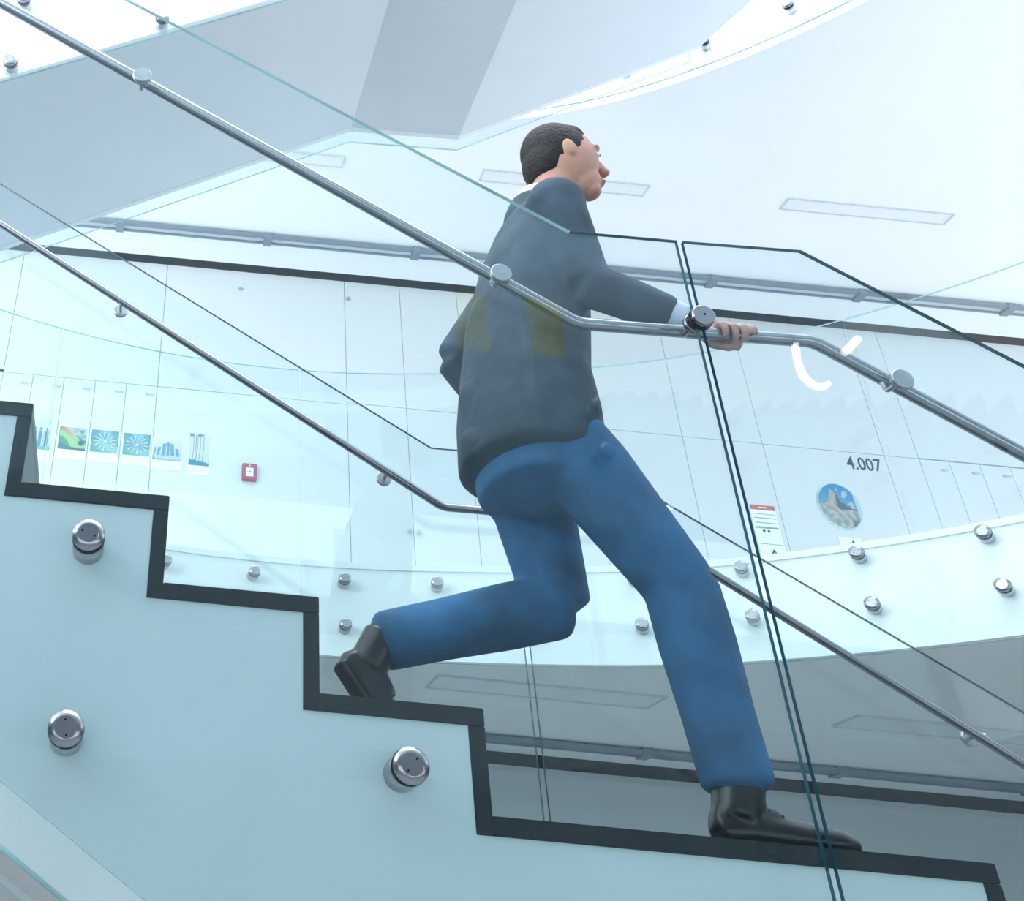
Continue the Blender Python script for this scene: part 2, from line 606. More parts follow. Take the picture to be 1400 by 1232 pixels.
def f_figs(u, v):
    c = mixc((.80, .90, .94), (.66, .80, .88), 1-v)
    if v < .55: c = mixc((.55, .75, .84), (.72, .85, .90), .5+nz(u, v, 5))
    for x0, w_, h_ in ((.22, .05, .62), (.38, .06, .8), (.52, .05, .86), (.66, .06, .82), (.82, .05, .6)):
        xx = x0+(u-.5)*0+(x0-.5)*(.55-v)*.5
        if abs(u-xx) < w_ and .22 < v < h_: c = (.16, .42, .55)
    if v < .08: c = (.35, .62, .78)
    if abs(u-.03-.1*v) < .02 and v < .6: c = (.2, .3, .4)
    return c


def f_trunks(u, v):
    c = mixc((.72, .88, .92), (.80, .92, .94), v)
    if v > .9 and (u < .2 or .4 < u < .65): c = (.12, .35, .45)
    for x0 in (.2, .31, .38, .52, .68):
        if abs(u-x0-.05*(v-.5)+.01*sin(9*v)) < .016 and v > .14: c = (.32, .38, .36)
    if v < .20-.12*u+.05*nz(u, 0, 12): c = (.04, .30, .42)
    return c


def f_people(u, v):
    c = mixc((.55, .74, .78), (.72, .86, .88), v)
    for x0, cc in ((.15, (.06, .30, .50)), (.42, (.10, .33, .48)), (.75, (.05, .22, .36))):
        if abs(u-x0) < .09 and .12 < v < .62: c = cc
        if (u-x0)**2+(v-.68)**2 < .003: c = (.25, .28, .3)
    if abs(u-.25) < .03 and .15 < v < .5: c = (.72, .66, .25)
    if abs(u-.6) < .04 and .15 < v < .55: c = (.55, .62, .45)
    if v < .12: c = (.15, .52, .62)
    return c


def f_blue(u, v): return mixc((.25, .55, .72), (.55, .78, .88), v+.4*nz(u, v, 4))


def f_rock(u, v):
    c = mixc((.03, .30, .62), (.18, .52, .78), 1-v+.35*nz(u, v, 5))
    if nz(u, v, 7, 3) > .18 and u > .5: c = (.45, .70, .82)
    ridge = .52+.30*math.exp(-((u-.38)/.13)**2)+.06*abs(sin(23*u))*(.25 < u < .75) - .25*max(0, u-.55)
    if v < ridge:
        c = mixc((.16, .20, .19), (.62, .62, .52), .5+nz(u, v, 9, 1)*1.3)
        if u > .45 and v > .42: c = (.08, .13, .17)
        if u < .42 and v > .42: c = mixc((.42, .42, .36), (.60, .58, .48), .5+nz(u, v, 14))
    if v < .45-.12*(u-.3):
        c = mixc((.28, .38, .36), (.55, .64, .60), .5+nz(u, v, 10, 2)*1.4)
    if v < .2 and u > .7: c = mixc(c, (.06, .10, .11), .7)
    if u > .93-.06*v: c = (.62, .80, .82)
    return c


pics = [((-.90, 5.045), .16, .24, f_blue, 'small blue picture half hidden by the granite step'),
        ((-.695, 5.043), .14, .245, f_people, 'upright picture of standing figures beside the step corner'),
        ((-.47, 5.033), .20, .182, f_leaf, 'picture of a green leaf held by a hand'),
        ((-.238, 5.033), .20, .18, f_burst(0), 'blue and green picture with a white starburst, next to the leaf picture'),
        ((-.005, 5.032), .195, .178, f_burst(2.2), 'blue and green picture with a white starburst, farther from the leaf picture'),
        ((.22, 5.012), .212, .168, f_figs, 'pale picture of a row of dark blue figures'),
        ((.451, 5.040), .15, .255, f_trunks, 'upright picture of thin bare trunks, nearest the red alarm')]
for (px, pz), wd, ht, fn, lab in pics:
    r = empty('wall_picture', (px, YW-.004, pz))
    tag(r, lab, 'picture', 'pictures hung across the lockers')
    box('card', (px-wd/2-.006, px+wd/2+.006, YW-.004, YW-.001, pz-ht/2-.075, pz+ht/2+.006), PAPER, r)
    inst('print', picture_me(wd, ht, fn), r, (0, -.0012, 0))
    for q in range(2):
        ww = wd*(.33 if q == 0 else .2)
        box('caption', (px-ww, px+ww, YW-.0052, YW-.0042, pz-ht/2-.035-.016*q, pz-ht/2-.031-.016*q), PALEINK, r)

# ------------------------------------------------------------------ door 4.007
door = empty('door_1', (5.11, YW, 3.6))
tag(door, 'white flush door marked 4.007 with a round window picture', kind='structure')
wall_panel('leaf', 4.656, 5.572, 3.6, 5.535, door)
text('room_number', '4.007', (5.262, YW-.001, 5.395), .118, INK, door, bold=.0012).scale = (1, 1.25, 1)
ring_me = lathe_me([(.160, -.006), (.160, .0)], seg=48); ring_me.transform(Matrix.Diagonal((1, 1, 1.16, 1))); ring_me.materials.append(EDGEL)
inst('porthole_rim', ring_me, door, (0, 0, 1.475))
inst('porthole_picture', picture_me(.300, .350, f_rock, round_=True), door, (0, -.0075, 1.475))
for q in range(2):
    box('caption', (4.70, 4.70+.07-.02*q, YW-.002, YW-.0008, 5.47-.035*q, 5.488-.035*q), PALEINK, door)


def triangle(x, z, s, parent, y=YW-.006):
    prism_xz('warning_triangle', [(x-s, z-s*.85), (x+s, z-s*.85), (x, z+s*.95)], y, y+.002, [INK], parent)
    prism_xz('warning_field', [(x-s*.72, z-s*.70), (x+s*.72, z-s*.70), (x, z+s*.55)], y-.001, y, [SIGNG], parent)


tri = empty('warning_sticker', (5.11, YW, 4.74))
tag(tri, 'small warning triangle on a pale card below the round door picture', 'sticker')
box('card', (5.03, 5.19, YW-.004, YW-.001, 4.66, 4.835), PAPER, tri)
triangle(5.13, 4.765, .052, tri)
side = empty('side_panel', (4.355, YW, 3.6))
side.name = 'door_2'
tag(side, 'narrow white side leaf left of door 4.007', kind='structure')
wall_panel('leaf', 4.054, 4.656, 3.6, 5.535, side)
ns = empty('safety_notice', (4.53, YW, 4.9))
tag(ns, 'white safety notice with a red heading and a green warning triangle', 'notice')
box('card', (4.438, 4.618, YW-.004, YW-.0005, 4.50, 5.022), PAPER, ns)
box('heading', (4.439, 4.617, YW-.006, YW-.004, 4.985, 5.021), REDS, ns)
box('heading_text', (4.50, 4.56, YW-.007, YW-.006, 4.999, 5.007), PAPER, ns)
for z, t_ in ((4.955, .004), (4.925, .006), (4.888, .006), (4.855, .014), (4.80, .003), (4.775, .003), (4.725, .004)):
    box('text_line', (4.45, 4.61, YW-.0055, YW-.004, z-t_, z), GREYINK if t_ != .003 else PALEINK, ns)
for x in (4.49, 4.525):
    box('symbol', (x, x+.018, YW-.0055, YW-.004, 4.812, 4.83), INK, ns)
triangle(4.535, 4.64, .05, ns)

# fire alarm
fa = empty('fire_alarm', (.815, YW, 4.89))
tag(fa, 'small square red fire alarm box on the white wall', 'alarm')
box('housing', (.763, .867, YW-.035, YW, 4.826, 4.954), RED, fa, bevel=.004)
box('plate', (.788, .842, YW-.038, YW-.035, 4.852, 4.918), PAPER, fa)
box('button', (.808, .822, YW-.042, YW-.038, 4.878, 4.892), GREYINK, fa)
for s in (-1, 1):
    box('arrow', (.815+s*.017-.006, .815+s*.017+.006, YW-.0395, YW-.038, 4.883, 4.887), GREYINK, fa)
box('indicator', (.811, .820, YW-.037, YW-.035, 4.932, 4.941), PAPER, fa)
# small sensor dots on the wall near the ceiling
for x, z, lab in ((.70, 6.50, 'tiny grey wall sensor below the black gap, by the left glass edge'), (1.56, 6.50, 'tiny grey wall sensor over the tall cupboard joint')):
    o = link('wall_sensor', lathe_me([(.013, -.02), (.013, 0)], seg=12), STEELD); o.location = (x, YW, z)
    tag(o, lab, 'sensor')

# ------------------------------------------------------------------ ceiling: curtain rails and linear lights
def ceiling_rail(z, x0, x1, lab):
    r = empty('ceiling_rail', ((x0+x1)/2, 6.47, z))
    tag(r, lab, 'rail', 'ceiling rails by the back wall')
    box('profile', (x0, x1, 6.44, 6.475, z-.040, z-.012), ALU, r, bevel=.003)
    box('slot', (x0, x1, 6.475, 6.53, z-.022, z-.014), LFRAME, r)
    box('lower_profile', (x0, x1, 6.53, 6.545, z-.036, z-.018), ALU, r)
    x = .85-1.145*5
    while x < x1:
        if x > x0:
            box('bracket', (x-.03, x+.03, 6.435, 6.55, z-.048, z), ALU, r)
        x += 1.145
    return r


ceiling_rail(6.69, -5.5, 9.8, 'long grey rail with brackets under the white upper ceiling')
ceiling_rail(3.12, -5.5, 9.8, 'long grey rail with brackets under the shaded lower ceiling')


def linear_light(x0, x1, z, lab, group, y0=5.515, y1=5.635):
    r = empty('linear_light', ((x0+x1)/2, (y0+y1)/2, z))
    tag(r, lab, 'ceiling light', group)
    f = .008
    for n, b in (('frame', (x0, x1, y0, y0+f, z-.010, z)), ('frame', (x0, x1, y1-f, y1, z-.010, z)),
                 ('frame', (x0, x0+f, y0+f, y1-f, z-.010, z)), ('frame', (x1-f, x1, y0+f, y1-f, z-.010, z))):
        box(n, b, LFRAME, r)
    box('diffuser', (x0+f, x1-f, y0+f, y1-f, z-.004, z), DIFF, r)
    return r


linear_light(2.215, 3.38, 6.69, 'flush linear ceiling light crossed by the head of the walking man', 'linear lights in the upper ceiling')
linear_light(4.345, 5.51, 6.69, 'flush linear ceiling light standing clear in the white ceiling at right', 'linear lights in the upper ceiling')
linear_light(.085, 1.25, 6.69, 'flush linear ceiling light hidden above the stair soffit', 'linear lights in the upper ceiling')
linear_light(1.62, 2.785, 3.12, 'flush linear light in the lower ceiling between the man\'s legs', 'linear lights in the lower ceiling', 5.40, 5.64)
linear_light(3.75, 4.915, 3.12, 'flush linear light in the lower ceiling right of the front landing joint', 'linear lights in the lower ceiling', 5.40, 5.64)

# ------------------------------------------------------------------ the front stair flight
YN, YFar = 1.915, 3.0        # granite end at the front, end at the rear
TR, RI = .2893, .1742
NOSE = [(.072+TR*i, 2.3635-RI*i) for i in range(-7, 3)]     # right edge and top of each tread; the last is the step above the landing
ZL, XL0, XL1 = 1.840, .651, 1.494
stair = empty('stair_flight', (XL0, 2.45, ZL))
tag(stair, 'near stair flight with black granite steps and pale green stringer', 'stairs')
TT, RT = .031, .029
for x, z in NOSE:
    box('tread', (x-TR, x, YN, YFar, z-TT, z), GRAN, stair, bevel=.0015)
    box('riser', (x-RT, x, YN+.001, YFar, z-RI-TT, z-TT-.0008), GRAN, stair, bevel=.001)
box('landing_slab', (XL0-.0005, XL1, YN, YFar, ZL-TT, ZL), GRAN, stair, bevel=.0015)
xd, zd = XL1, ZL
for i in range(5):
    box('riser', (xd-RT, xd, YN+.001, YFar, zd-RI-TT, zd-TT-.0008), GRAN, stair, bevel=.001)
    zd -= RI
    box('tread', (xd, xd+TR, YN, YFar, zd-TT, zd), GRAN, stair, bevel=.0015)
    xd += TR
# stringer plates: follow the underside of the steps
top = []
for x, z in NOSE:
    top += [(x-TR-RT+.0, z-TT), (x-RT, z-TT)]
top = [(p[0], p[1]) for p in top]
top += [(XL0-RT, ZL-TT), (XL1-RT, ZL-TT)]
xx, zz = XL1-RT, ZL
for i in range(4):
    zz -= RI; top += [(xx, zz-TT), (xx+TR, zz-TT)]; xx += TR
zb = lambda x: 1.723-.602*(x+.159)
botl = [(xx, zz-.75), (XL1+.28, 1.02), (1.02, 1.02), (top[0][0], zb(top[0][0]))]
poly = top+botl
prism_xz('stringer', poly, YN+.004, YN+.035, [STRING], stair)
prism_xz('stringer', poly, YFar-.035, YFar-.004, [STRING], stair)
sof = [(top[0][0], zb(top[0][0])+.02), (1.02, 1.04), (XL1+.28, 1.04), (xx, zz-.73), (xx, zz-.70), (XL1+.27, 1.07), (1.03, 1.07), (top[0][0], zb(top[0][0])+.05)]
prism_xz('soffit', sof, YN+.036, YFar-.036, [WHITE], stair)
box('edge_strip', (-2.0, -1.99, YN, YN+.01, 2.6, 2.7), STRING, stair) if False else None
# thin bright bead along the lower rim of the front stringer
bead = tube_me([(-2.2, YN+.003, zb(-2.2)), (1.02, YN+.003, zb(1.02))], .004, 8); link('bead', bead, EDGEL, stair)
bead.transform(Matrix.Translation(-stair.location))

# ------------------------------------------------------------------ glass panels of the near stair
def glass_panel(poly, y0, lab, group, edges, fix=(), name='glass_panel', t=.010, tri=None):
    cx_ = sum(p[0] for p in poly)/len(poly); cz_ = min(p[1] for p in poly)
    r = empty(name, (cx_, y0, cz_))
    tag(r, lab, 'balustrade', group)
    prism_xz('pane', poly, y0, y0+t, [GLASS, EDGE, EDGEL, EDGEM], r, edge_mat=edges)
    for x, z, s in fix:
        fixing(r, (x, y0, z), 0, s)
    return r


YG = 1.855
gb = lambda x: 1.845-.594*(x+.175)
left_poly = [(-1.75, 3.645+.601*1.726), (.926, 3.075), (1.168, 3.077), (1.168, 1.22), (.80, gb(.88)), (-1.75, gb(-1.75))]
glass_panel(left_poly, YG, 'large near glass panel over the granite steps, left of the landing joint', 'near stair glass panels',
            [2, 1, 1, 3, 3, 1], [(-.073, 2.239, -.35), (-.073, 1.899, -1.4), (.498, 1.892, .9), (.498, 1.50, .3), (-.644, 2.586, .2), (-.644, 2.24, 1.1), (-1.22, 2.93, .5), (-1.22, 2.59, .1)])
right_poly = [(1.182, 3.077), (1.451, 3.083), (2.6, 3.083-.628*1.149), (2.6, .45), (1.72, 1.0), (1.60, 1.10), (1.182, 1.22)]
glass_panel(right_poly, YG, 'near glass panel with a bent top, right of the landing joint', 'near stair glass panels',
            [1, 1, 1, 1, 1, 1, 1], [(1.62, 1.45, .3), (2.15, 1.2, .8)])
YG2 = 3.03
fl_poly = [(-1.9, 4.05+.604*1.307), (.937, 3.125), (1.167, 3.127), (1.167, 1.3), (.85, 1.3), (-1.9, 2.93)]
glass_panel(fl_poly, YG2, 'far glass panel behind the granite steps, left of the landing joint', 'far stair glass panels', [1]*6)
fr_poly = [(1.184, 3.127), (1.468, 3.130), (3.0, 3.13-.60*1.532), (3.0, .55), (1.60, 1.25), (1.184, 1.3)]
glass_panel(fr_poly, YG2, 'far glass panel with a bent top, right of the landing joint', 'far stair glass panels', [1]*6)

# ------------------------------------------------------------------ handrails
def handrail(pts, rad, brackets, yglass, inward, lab, sleeves=(), front=None, metal=None):
    """brackets: (x, disc z, rail z); yglass: glass face on the stair side; inward: +1 or -1, towards the stair"""
    root = empty('handrail', pts[1])
    tag(root, lab, 'handrail', 'steel handrails of the near stair')
    L = Vector(pts[1])
    me = tube_me(rounded(pts, .02), rad, 18); me.transform(Matrix.Translation(-L)); shade_auto(me)
    link('rail', me, metal or STEEL, root)
    yr = pts[0][1]
    for x, zd_, zr in brackets:
        b = inst('bracket', bpy.data.meshes.new('bracket'), root, (0, 0, 0))
        me = lathe_me([(.0215, -.006), (.0235, -.004), (.0235, .005), (.0215, .007)], seg=30)
        me.transform(Matrix.Translation(Vector((x, yglass+inward*.007, zd_))-L))
        me.materials.append(STEELD)
        b.data = me
        st = tube_me(rounded([(x, yglass+inward*.012, zd_), (x, yr-inward*.004, zd_), (x, yr, zr-rad*.6)], .012, 4), .0055, 10)
        st.transform(Matrix.Translation(-L)); shade_auto(st)
        link('stem', st, STEEL, b)
    for x, z, dx, dz in sleeves:
        me = tube_me([(x, yr, z), (x+dx, yr, z+dz)], rad+.0012, 18); me.transform(Matrix.Translation(-L))
        link('sleeve', me, STEEL, root)
    if front:
        x, z, yg = front
        me = lathe_me([(.022, -.024), (.025, -.022), (.025, -.008)], seg=32)
        me.transform(Matrix.Translation(Vector((x, yg, z))-L))
        c = link('joint_clamp', me, STEEL, root)
        g = lathe_me([(.0255, -.008), (.0255, 0)], seg=32); g.transform(Matrix.Translation(Vector((x, yg, z))-L))
        link('gasket', g, RUBBER, c)
        h = lathe_me([(.0025, -.0246), (.0025, -.02)], seg=10); h.transform(Matrix.Translation(Vector((x, yg, z))-L))
        link('pin_hole', h, BLACK, c)
    return root


yr = 1.93
nr = lambda x: 2.875-.611*(x-.94)
near_pts = [(-1.7, yr, nr(-1.7)), (.945, yr, 2.875), (1.471, yr, 2.887), (2.5, yr, 2.887-.63*1.029)]
handrail(near_pts, .0145,
         [(-.655, nr(-.655)-.03, nr(-.655)), (-.074, 3.459, nr(-.074)), (.763, 2.951, nr(.763)), (1.175, 2.864, 2.881), (1.597, 2.77, 2.808), (2.2, 2.40, 2.428)],
         YG+.013, 1, 'bright steel handrail along the near glass panels', front=(1.175, 2.860, YG))
yr = 2.96
fr_ = lambda x: 2.888-.618*(x-.936)
far_pts = [(-1.7, yr, fr_(-1.7)), (.936, yr, 2.888), (1.512, yr, 2.893), (2.9, yr, 2.893-.625*1.388)]
s1, s2 = .45, -.33
handrail(far_pts, .0125,
         [(-.9, fr_(-.9)+.0, fr_(-.9)), (-.1, 3.530, fr_(-.1)), (.777, 2.995, fr_(.777)), (1.175, 2.896, 2.890), (1.672, 2.810, 2.793), (2.401, 2.364, 2.337)],
         YG2, -1, metal=STEELF, lab='dark steel handrail along the far glass panels',
         sleeves=[(.56, fr_(.56), .01, -.0062), (-.03, fr_(-.03), .01, -.0062)])

# ------------------------------------------------------------------ the upper flight crossing overhead
UN, UF = 3.20, 4.30
up = empty('stair_flight', (1.3, UN, 5.76))
tag(up, 'upper stair flight seen from below with a grey soffit', 'stairs')
XE, XEN = 3.16, 3.98          # where the rear and the front side meet the gallery edge
prof = [(-2.0, 4.707-.589*1.224), (1.011, 5.759), (1.614, 5.776), (XEN, 5.776+.612*(XEN-1.614))]
prof_b = prof[:3]+[(XE, 5.776+.612*(XE-1.614))]
def lerp(x):
    for (a, za), (b, zb_) in zip(prof[:-1], prof[1:]):
        if a <= x <= b: return za+(zb_-za)*(x-a)/(b-a)
def sof_part(i, mat):
    (a, za), (b, zb_) = prof[i], prof[i+1]
    prism_xz('soffit', [(a, za), (b, zb_), (b, zb_+.03), (a, za+.03)], UN, UF, [mat], up)
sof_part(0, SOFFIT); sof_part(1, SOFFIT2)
a3, b3, c3 = prof[2], prof_b[3], prof[3]
v_ = [(a3[0], UN, a3[1]), (a3[0], UF, a3[1]), (b3[0], UF, b3[1]), (c3[0], UN, c3[1])]
v_ += [(p[0], p[1], p[2]+.03) for p in v_]
me_ = mk([Vector(p)-up.location for p in v_], [(0, 1, 2, 3), (7, 6, 5, 4), (0, 4, 5, 1), (1, 5, 6, 2), (2, 6, 7, 3), (3, 7, 4, 0)])
link('soffit', me_, SOFFIT, up)
for y0, y1 in ((UN-.012, UN), (UF, UF+.03)):
    pf = prof if y0 < 4 else prof_b
    outl = [(x, z-.004) for x, z in pf]+[(x, z+(.5 if y0 < 4 else .34)) for x, z in reversed(pf)]
    prism_xz('stringer', outl, y0, y1, [WHITE if y0 < 4 else WHITE], up)
# granite steps on top
x = -2.0
while x < 2.9:
    z = lerp(x+.145)+(.30)
    if 1.0 < x+.145 < 1.62:
        x += .2893; continue
    box('tread', (x, x+TR+.03, UN+.002, UF-.002, z, z+TT), GRAN, up)
    x += TR
box('landing_slab', (1.0, 1.65, UN+.002, UF-.002, 6.05, 6.08), GRAN, up)
# its glass: front panel covers the stringer, rear panel hangs a little below the soffit
ug = lambda x: 4.672+.577*(x+.697)
prof_f = [(-2.0, ug(-2.0)), (1.03, ug(1.03)), (1.62, ug(1.03)+.01), (3.9, ug(1.03)+.61*2.28)]
poly = prof_f+[(x, z+1.55) for x, z in reversed(prof_f)]
fx = []
for i in range(-1, 3):
    xx_ = -.672+.605*i
    fx += [(xx_, 4.793+.585*.605*i, .3+i), (xx_, 5.181+.585*.605*i, 1.2-i)]
glass_panel(poly, 3.137, 'glass panel with fixings on the front of the upper flight', 'upper flight glass panels', [2]*8, fx)
prof_r = [(a, b-.055) for a, b in prof_b[:3]]+[(3.1, 5.721+.612*1.486)]
poly = prof_r+[(x, z+1.5) for x, z in reversed(prof_r)]
glass_panel(poly, 4.355, 'glass panel on the rear of the upper flight, hanging below the soffit edge', 'upper flight glass panels', [2]*8)

# ------------------------------------------------------------------ photographer's side: straight glass edge seen only in reflections
for i, (a, b) in enumerate(((-2.85, -.35), (-.33, 1.41), (1.43, 2.9), (2.92, 4.35))):
    r = empty('front_gallery_panel', ((a+b)/2, YF+.063, 3.09))
    tag(r, 'straight glass panel on the photographer\'s floor edge, %s' % ['left end', 'above the camera', 'mirrored in the landing glass', 'right end'][i], 'balustrade', 'straight glass panels above the camera')
    prism_xz('pane', [(a, 3.07), (b, 3.07), (b, 4.72), (a, 4.72)], YF+.063, YF+.075, [GLASSG, EDGEL], r)
    x = 1.655-.488*12
    while x < b:
        if x > a+.05:
            for z in (3.335, 3.52):
                fixing(r, (x, YF+.075, z), pi, random.uniform(0, 3))
        x += .488
for i, x in enumerate((1.215, 1.50)):
    o = tag(box('notice_sheet', (x-.065, x+.065, YF+.077, YF+.079, 3.71, 3.97), YELLOW), ['yellow notice sheet mirrored over the back of the dark jacket', 'yellow notice sheet mirrored over the front of the dark jacket'][i], 'notice', 'yellow notice sheets')

LAMP, n_, l_ = new_mat('lamp_glow')
b_ = n_['Principled BSDF']; b_.inputs['Emission Color'].default_value = (1, .97, .9, 1); b_.inputs['Emission Strength'].default_value = 9
for i, (pts, lab) in enumerate((([(3.845, 5.22), (3.828, 5.10), (3.835, 5.0), (3.875, 4.94), (3.93, 4.93), (3.975, 4.96)], 'small hooked glowing lamp, mirrored in the right near glass panel'),
                                ([(4.14, 5.20), (4.24, 5.30)], 'short straight glowing lamp, mirrored beside the hooked one'))):
    lm = empty('pendant_lamp', (pts[0][0], -1.48, 5.2)); tag(lm, lab, 'lamp')
    L = lm.location
    me = tube_me(rounded([(x, -1.48, z) for x, z in pts], .02, 3), .016 if i == 0 else .022, 10); me.transform(Matrix.Translation(-L)); shade_auto(me)
    link('tube', me, LAMP, lm)
    me = tube_me([(pts[0][0], -1.48, pts[0][1]), (pts[0][0], -1.48, 6.69)], .003, 6); me.transform(Matrix.Translation(-L))
    link('cord', me, BLACK, lm)

# ------------------------------------------------------------------ the walking man
man = empty('person', (1.0, 2.17, ZL))
tag(man, 'person walking down the stairs in dark jacket and blue jeans, hand on near handrail', 'person')
ML = man.location.copy()


def loft(path, radii, side=Vector((0, 1, 0)), seg=20):
    """closed tube; radii = (across, along side) per point"""
    path = [Vector(p) for p in path]
    V, Fc = [], []
    for i, p in enumerate(path):
        if i == 0: d = path[1]-p
        elif i == len(path)-1: d = p-path[i-1]
        else: d = (path[i+1]-path[i-1])
        d.normalize()
        t = (side-d*side.dot(d)).normalized(); s = d.cross(t).normalized()
        ra, rb = radii[i] if isinstance(radii[i], tuple) else (radii[i], radii[i])
        for j in range(seg):
            a = 2*pi*j/seg
            V.append(p+ra*cos(a)*s+rb*sin(a)*t)
    n = len(path)
    for i in range(n-1):
        for j in range(seg):
            a, b = i*seg+j, i*seg+(j+1) % seg
            Fc.append((a, b, b+seg, a+seg))
    # rounded ends
    for i, k in ((0, 1), (n-1, -1)):
        ra, rb = radii[i] if isinstance(radii[i], tuple) else (radii[i], radii[i])
        d = (path[i]-path[i+k]).normalized()
        V.append(path[i]+d*min(ra, rb)*.55)
        c = len(V)-1
        for j in range(seg):
            a, b = i*seg+j, i*seg+(j+1) % seg
            Fc.append((b, a, c) if i == 0 else (a, b, c))
    return V, Fc


def ellipsoid(c, r, rot=0, seg=20, rings=14):
    V, Fc = [], []
    M = Matrix.Rotation(rot, 3, 'Y')
    for i in range(1, rings):
        ph = pi*i/rings
        for j in range(seg):
            a = 2*pi*j/seg
            V.append(Vector(c)+M @ Vector((r[0]*sin(ph)*cos(a), r[1]*sin(ph)*sin(a), r[2]*cos(ph))))
    for i in range(rings-2):
        for j in range(seg):
            a, b = i*seg+j, i*seg+(j+1) % seg
            Fc.append((a, b, b+seg, a+seg))
    V.append(Vector(c)+M @ Vector((0, 0, r[2]))); t = len(V)-1
    V.append(Vector(c)+M @ Vector((0, 0, -r[2]))); u = len(V)-1
    for j in range(seg):
        Fc.append((j, t, (j+1) % seg)); Fc.append(((rings-2)*seg+(j+1) % seg, u, (rings-2)*seg+j))
    return V, Fc


def fuse(name, pieces, voxel, smooth, mat, parent=man, keep=None):
    V, Fc = [], []
    for v, f in pieces:
        o_ = len(V); V += [p-ML for p in v]; Fc += [tuple(k+o_ for k in ff) for ff in f]
    me = mk(V, Fc)
    bm = bmesh.new(); bm.from_mesh(me); bmesh.ops.recalc_face_normals(bm, faces=bm.faces); bm.to_mesh(me); bm.free()
    o = link(name+'_tmp', me)
    md = o.modifiers.new('r', 'REMESH'); md.mode = 'VOXEL'; md.voxel_size = voxel
    ms = o.modifiers.new('s', 'SMOOTH'); ms.factor = .5; ms.iterations = smooth
    dg = bpy.context.evaluated_depsgraph_get()
    nm = bpy.data.meshes.new_from_object(o.evaluated_get(dg))
    bpy.data.objects.remove(o)
    nm.name = name
    nm.materials.clear(); nm.materials.append(mat)
    for p in nm.polygons: p.use_smooth = True
    ob = bpy.data.objects.new(name, nm); col.objects.link(ob); ob.parent = parent
    return ob


V3 = Vector
yc = 2.19
HC = V3((1.105, yc, 3.605))      # head centre
# joints
shR, elR, wrR = V3((.985, 2.02, 3.30)), V3((1.01, 1.985, 3.03)), V3((1.222, 1.962, 2.930))
shL, elL, wrL = V3((.985, 2.36, 3.30)), V3((.83, 2.42, 3.07)), V3((.98, 2.45, 2.86))
hpR, knR, anR = V3((.93, 2.10, 2.70)), V3((1.14, 2.08, 2.345)), V3((1.165, 2.06, 1.945))
hpL, knL, anL = V3((.92, 2.28, 2.70)), V3((.975, 2.31, 2.365)), V3((.560, 2.30, 2.240))
spine = [V3((.905, yc, 2.63)), V3((.91, yc, 2.74)), V3((.92, yc, 2.88)), V3((.945, yc, 3.04)), V3((.975, yc, 3.20)), V3((.99, yc, 3.31)), V3((1.0, yc, 3.375))]
srad = [(.095, .14), (.11, .165), (.10, .15), (.11, .16), (.115, .18), (.095, .175), (.06, .10)]

body = [loft(spine, srad, V3((0, 1, 0)), 28),
        loft([V3((1.0, yc, 3.34)), V3((1.035, yc, 3.43)), V3((1.075, yc, 3.53))], [.058, .052, .054]),
        ellipsoid(HC, (.098, .077, .112), radians(8)),
        ellipsoid(HC+V3((.034, 0, -.060)), (.062, .049, .060), 0),
        ellipsoid(HC+V3((.062, 0, -.098)), (.030, .032, .024)),
        # nose, brow, ears
        loft([HC+V3((.092, 0, .022)), HC+V3((.108, 0, -.010)), HC+V3((.116, 0, -.030))], [(.008, .009), (.012, .012), (.014, .017)]),
        ellipsoid(HC+V3((.080, 0, .030)), (.020, .055, .012)),
        ellipsoid(HC+V3((.092, 0, -.066)), (.014, .024, .010)),
        ellipsoid(HC+V3((-.012, -.077, -.010)), (.018, .009, .029), radians(-12)),
        ellipsoid(HC+V3((-.012, .077, -.010)), (.018, .009, .029), radians(-12))]
for sh, el, wr in ((shR, elR, wrR), (shL, elL, wrL)):
    body += [loft([sh, sh.lerp(el, .5), el], [.046, .043, .037]), loft([el, el.lerp(wr, .4), wr], [.038, .036, .026]), ellipsoid(sh, (.05, .05, .05))]
for hp, kn, an in ((hpR, knR, anR), (hpL, knL, anL)):
    body += [loft([hp, hp.lerp(kn, .5), kn], [.082, .070, .052]), loft([kn, kn.lerp(an, .35), an], [.052, .052, .036])]
# right hand wrapped round the handrail (rail axis along x, y = 1.93)
ry, rz = 1.93, 2.881
body.append(loft([wrR, V3((1.25, 1.962, 2.918)), V3((1.285, 1.963, 2.905)), V3((1.325, 1.962, 2.898))], [(.024, .022), (.030, .018), (.036, .016), (.034, .014)], V3((0, 1, 0))))
for i, (fxx, L_) in enumerate(((1.262, .95), (1.284, 1.06), (1.306, 1.0), (1.327, .82))):
    pts = []
    for a in (20, 60, 105, 150, 195, 235):
        a = 20+(a-20)*L_
        pts.append(V3((fxx, ry+.0245*cos(radians(a)), rz+.0245*sin(radians(a)))))
    body.append(loft(pts, [.0095, .0092, .0088, .0084, .0078, .0068], V3((1, 0, 0)), 10))
body.append(loft([V3((1.245, 1.962, 2.900)), V3((1.258, 1.956, 2.872)), V3((1.28, 1.940, 2.856)), V3((1.30, 1.925, 2.855))], [.013, .0115, .0098, .0085], V3((1, 0, 0)), 10))
